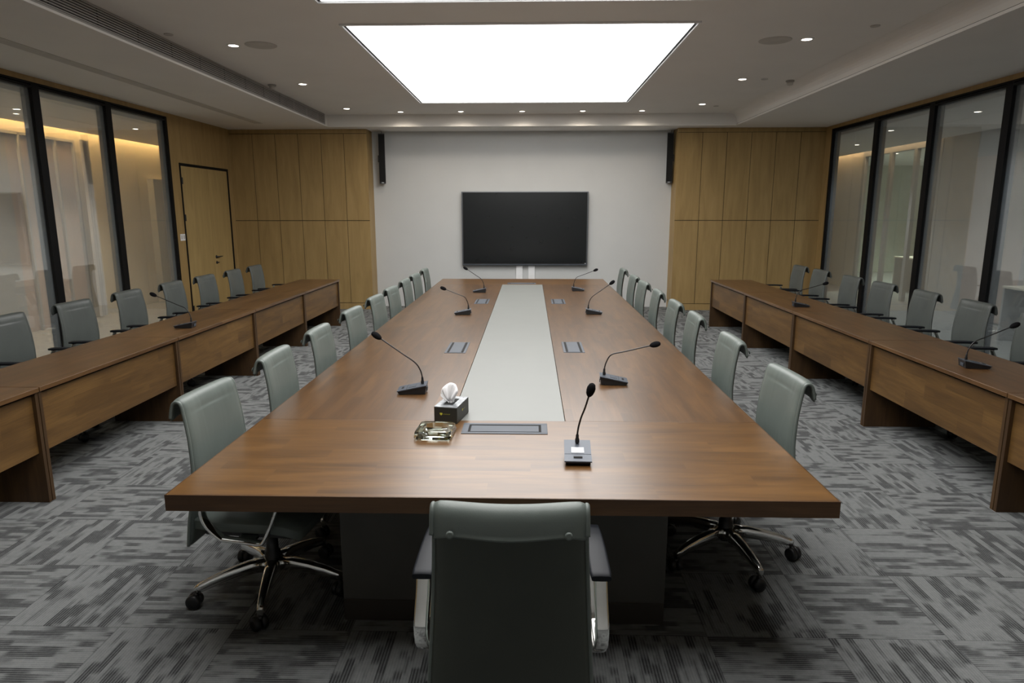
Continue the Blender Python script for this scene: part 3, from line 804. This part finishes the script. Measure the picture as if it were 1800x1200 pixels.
mic(-.66, 3.66, TZ, 183, 'black gooseneck microphone on the left side of the table, nearest the tissue box', n_std(.175, .315))
mic(.50, 3.89, TZ, -4, 'black gooseneck microphone on the right side of the table, nearer one', n_std(.215, .235))
mic(-.665, 6.59, TZ, 181, 'black gooseneck microphone on the left side of the table, middle one', n_std(.17, .25))
mic(.64, 6.65, TZ, -2, 'black gooseneck microphone on the right side of the table, middle one', n_std(.155, .30))
mic(-.635, 8.43, TZ, 180, 'black gooseneck microphone on the left side of the table, farthest', n_std(.155, .29))
mic(.62, 8.62, TZ, -4, 'black gooseneck microphone on the right side of the table, farthest', n_std(.20, .26))
mic(.20, 2.64, TZ, -92, 'grey-topped gooseneck microphone standing at the near end of the table', [(-.054, .004, .12), (-.045, .014, .165), (-.03, .028, .21), (-.01, .044, .275)])
mic(-3.10, 5.88, .72, 184, 'black gooseneck microphone on the left desk row', n_std(.235, .29))
mic(2.955, 7.35, .72, -6, 'black gooseneck microphone on the right desk row, farther one', n_std(.22, .25))
mic(2.97, 4.45, .72, -8, 'black gooseneck microphone on the right desk row, nearer one', n_std(.19, .28))

# ------------------------------------------------------------------ tissue box and ashtray
t = thing('tissue_box', 'dark tissue box with a white tissue standing at the near end of the table', 'tissue box', (-.385, 3.20, TZ), radians(-11))
obj('carton', B(-.058, .058, -.1, .1, 0, .08, .002, 1), 'box', t)
obj('top_sheet', B(-.057, .057, -.099, .099, .08, .0812), 'boxtop', t)
obj('opening', B(-.024, .024, -.06, .055, .0812, .0817), 'slot', t)
# tissue: folded fan
bm = bm_(); nu, nv = 22, 12
sil = [(-.016, 0), (-.050, .022), (-.056, .045), (-.045, .070), (-.022, .090), (.004, .100), (.022, .088), (.036, .058), (.022, .035), (.014, 0)]
sil = smooth_curve([(a, 0, b) for a, b in sil], 4)[:37]; c0 = Vector((-.004, 0, .004)); G = {}
for sd in (-1, 1):
    for i, p in enumerate(sil):
        for j in range(nv+1):
            v = j/nv; q = c0.lerp(p, v); e = (1-v**2.2)*sin(pi*min(1, v*3+.15)/1.0*.5)
            y = sd*(.004+.021*e)+.006*v*sin(i*.85)*(1 if sd > 0 else .8)+.003*sin(i*2.1+sd)*v
            if j == nv: y = .006*sin(i*.85)
            G[sd, i, j] = bm.verts.new((q.x, y, .079+q.z))
for sd in (-1, 1):
    for i in range(len(sil)-1):
        for j in range(nv):
            f_ = bm.faces.new((G[sd, i, j], G[sd, i+1, j], G[sd, i+1, j+1], G[sd, i, j+1])); f_.smooth = True
bmesh.ops.remove_doubles(bm, verts=bm.verts[:], dist=.0002)
ts = obj('tissue', bm, 'tissue', t)
# printed emblem and illegible line of small letters on the front and right faces
bm = bm_()
def emblem(bm, o, ux, s=1.0, nrm=Vector((0, -1, 0))):
    ux = Vector(ux); uz = Vector((0, 0, 1)); o = Vector(o)
    def P(a, b): return o+ux*a*s+uz*b*s+nrm*.0006
    sh = [(-.007, .006), (-.003, .0045), (0, .007), (.003, .0045), (.007, .006), (.006, -.002), (0, -.0075), (-.006, -.002)]
    c = bm.verts.new(P(0, 0)); vs = [bm.verts.new(P(*q)) for q in sh]
    for i in range(8): bm.faces.new((c, vs[i], vs[(i+1) % 8]))
    for k in range(8):
        a0 = .010+k*.0046
        for (x0, x1, z0, z1) in ((a0, a0+.001, -.0018, .0018), (a0+.001, a0+.0034, .0010 if k % 2 else -.0018, .0018 if k % 2 else -.0010)):
            bm.faces.new([bm.verts.new(P(*q)) for q in ((x0, z0), (x1, z0), (x1, z1), (x0, z1))])
emblem(bm, (-.022, -.1, .046), (1, 0, 0))
obj('printed_emblem', bm, 'yellow', t)
bm = bm_(); emblem(bm, (.058, -.01, .046), (0, 1, 0), 1, Vector((1, 0, 0))); obj('printed_emblem', bm, 'yellow', t)

t = thing('ashtray', 'square cut glass ashtray beside the tissue box', 'ashtray', (-.43, 2.935, TZ), radians(-3))
bm = bm_()
def octo(h, c, z): return [bm.verts.new(p+(z,)) for p in ((h, -h+c), (h, h-c), (h-c, h), (-h+c, h), (-h, h-c), (-h, -h+c), (-h+c, -h), (h-c, -h))]
def ring8(r, z, ph=pi/8): return [bm.verts.new((r*cos(2*pi*k/8-ph), r*sin(2*pi*k/8-ph), z)) for k in range(8)]
rg = [octo(.080, .012, .0006), octo(.085, .012, .008), octo(.083, .020, .030), octo(.079, .014, .038), ring8(.064, .038), ring8(.060, .030), ring8(.050, .012)]
for a, b in zip(rg, rg[1:]):
    for k in range(8): bm.faces.new((a[k], a[(k+1) % 8], b[(k+1) % 8], b[k]))
bm.faces.new(rg[0][::-1]); bm.faces.new(rg[-1])
obj('bowl', bm, 'ash', t)
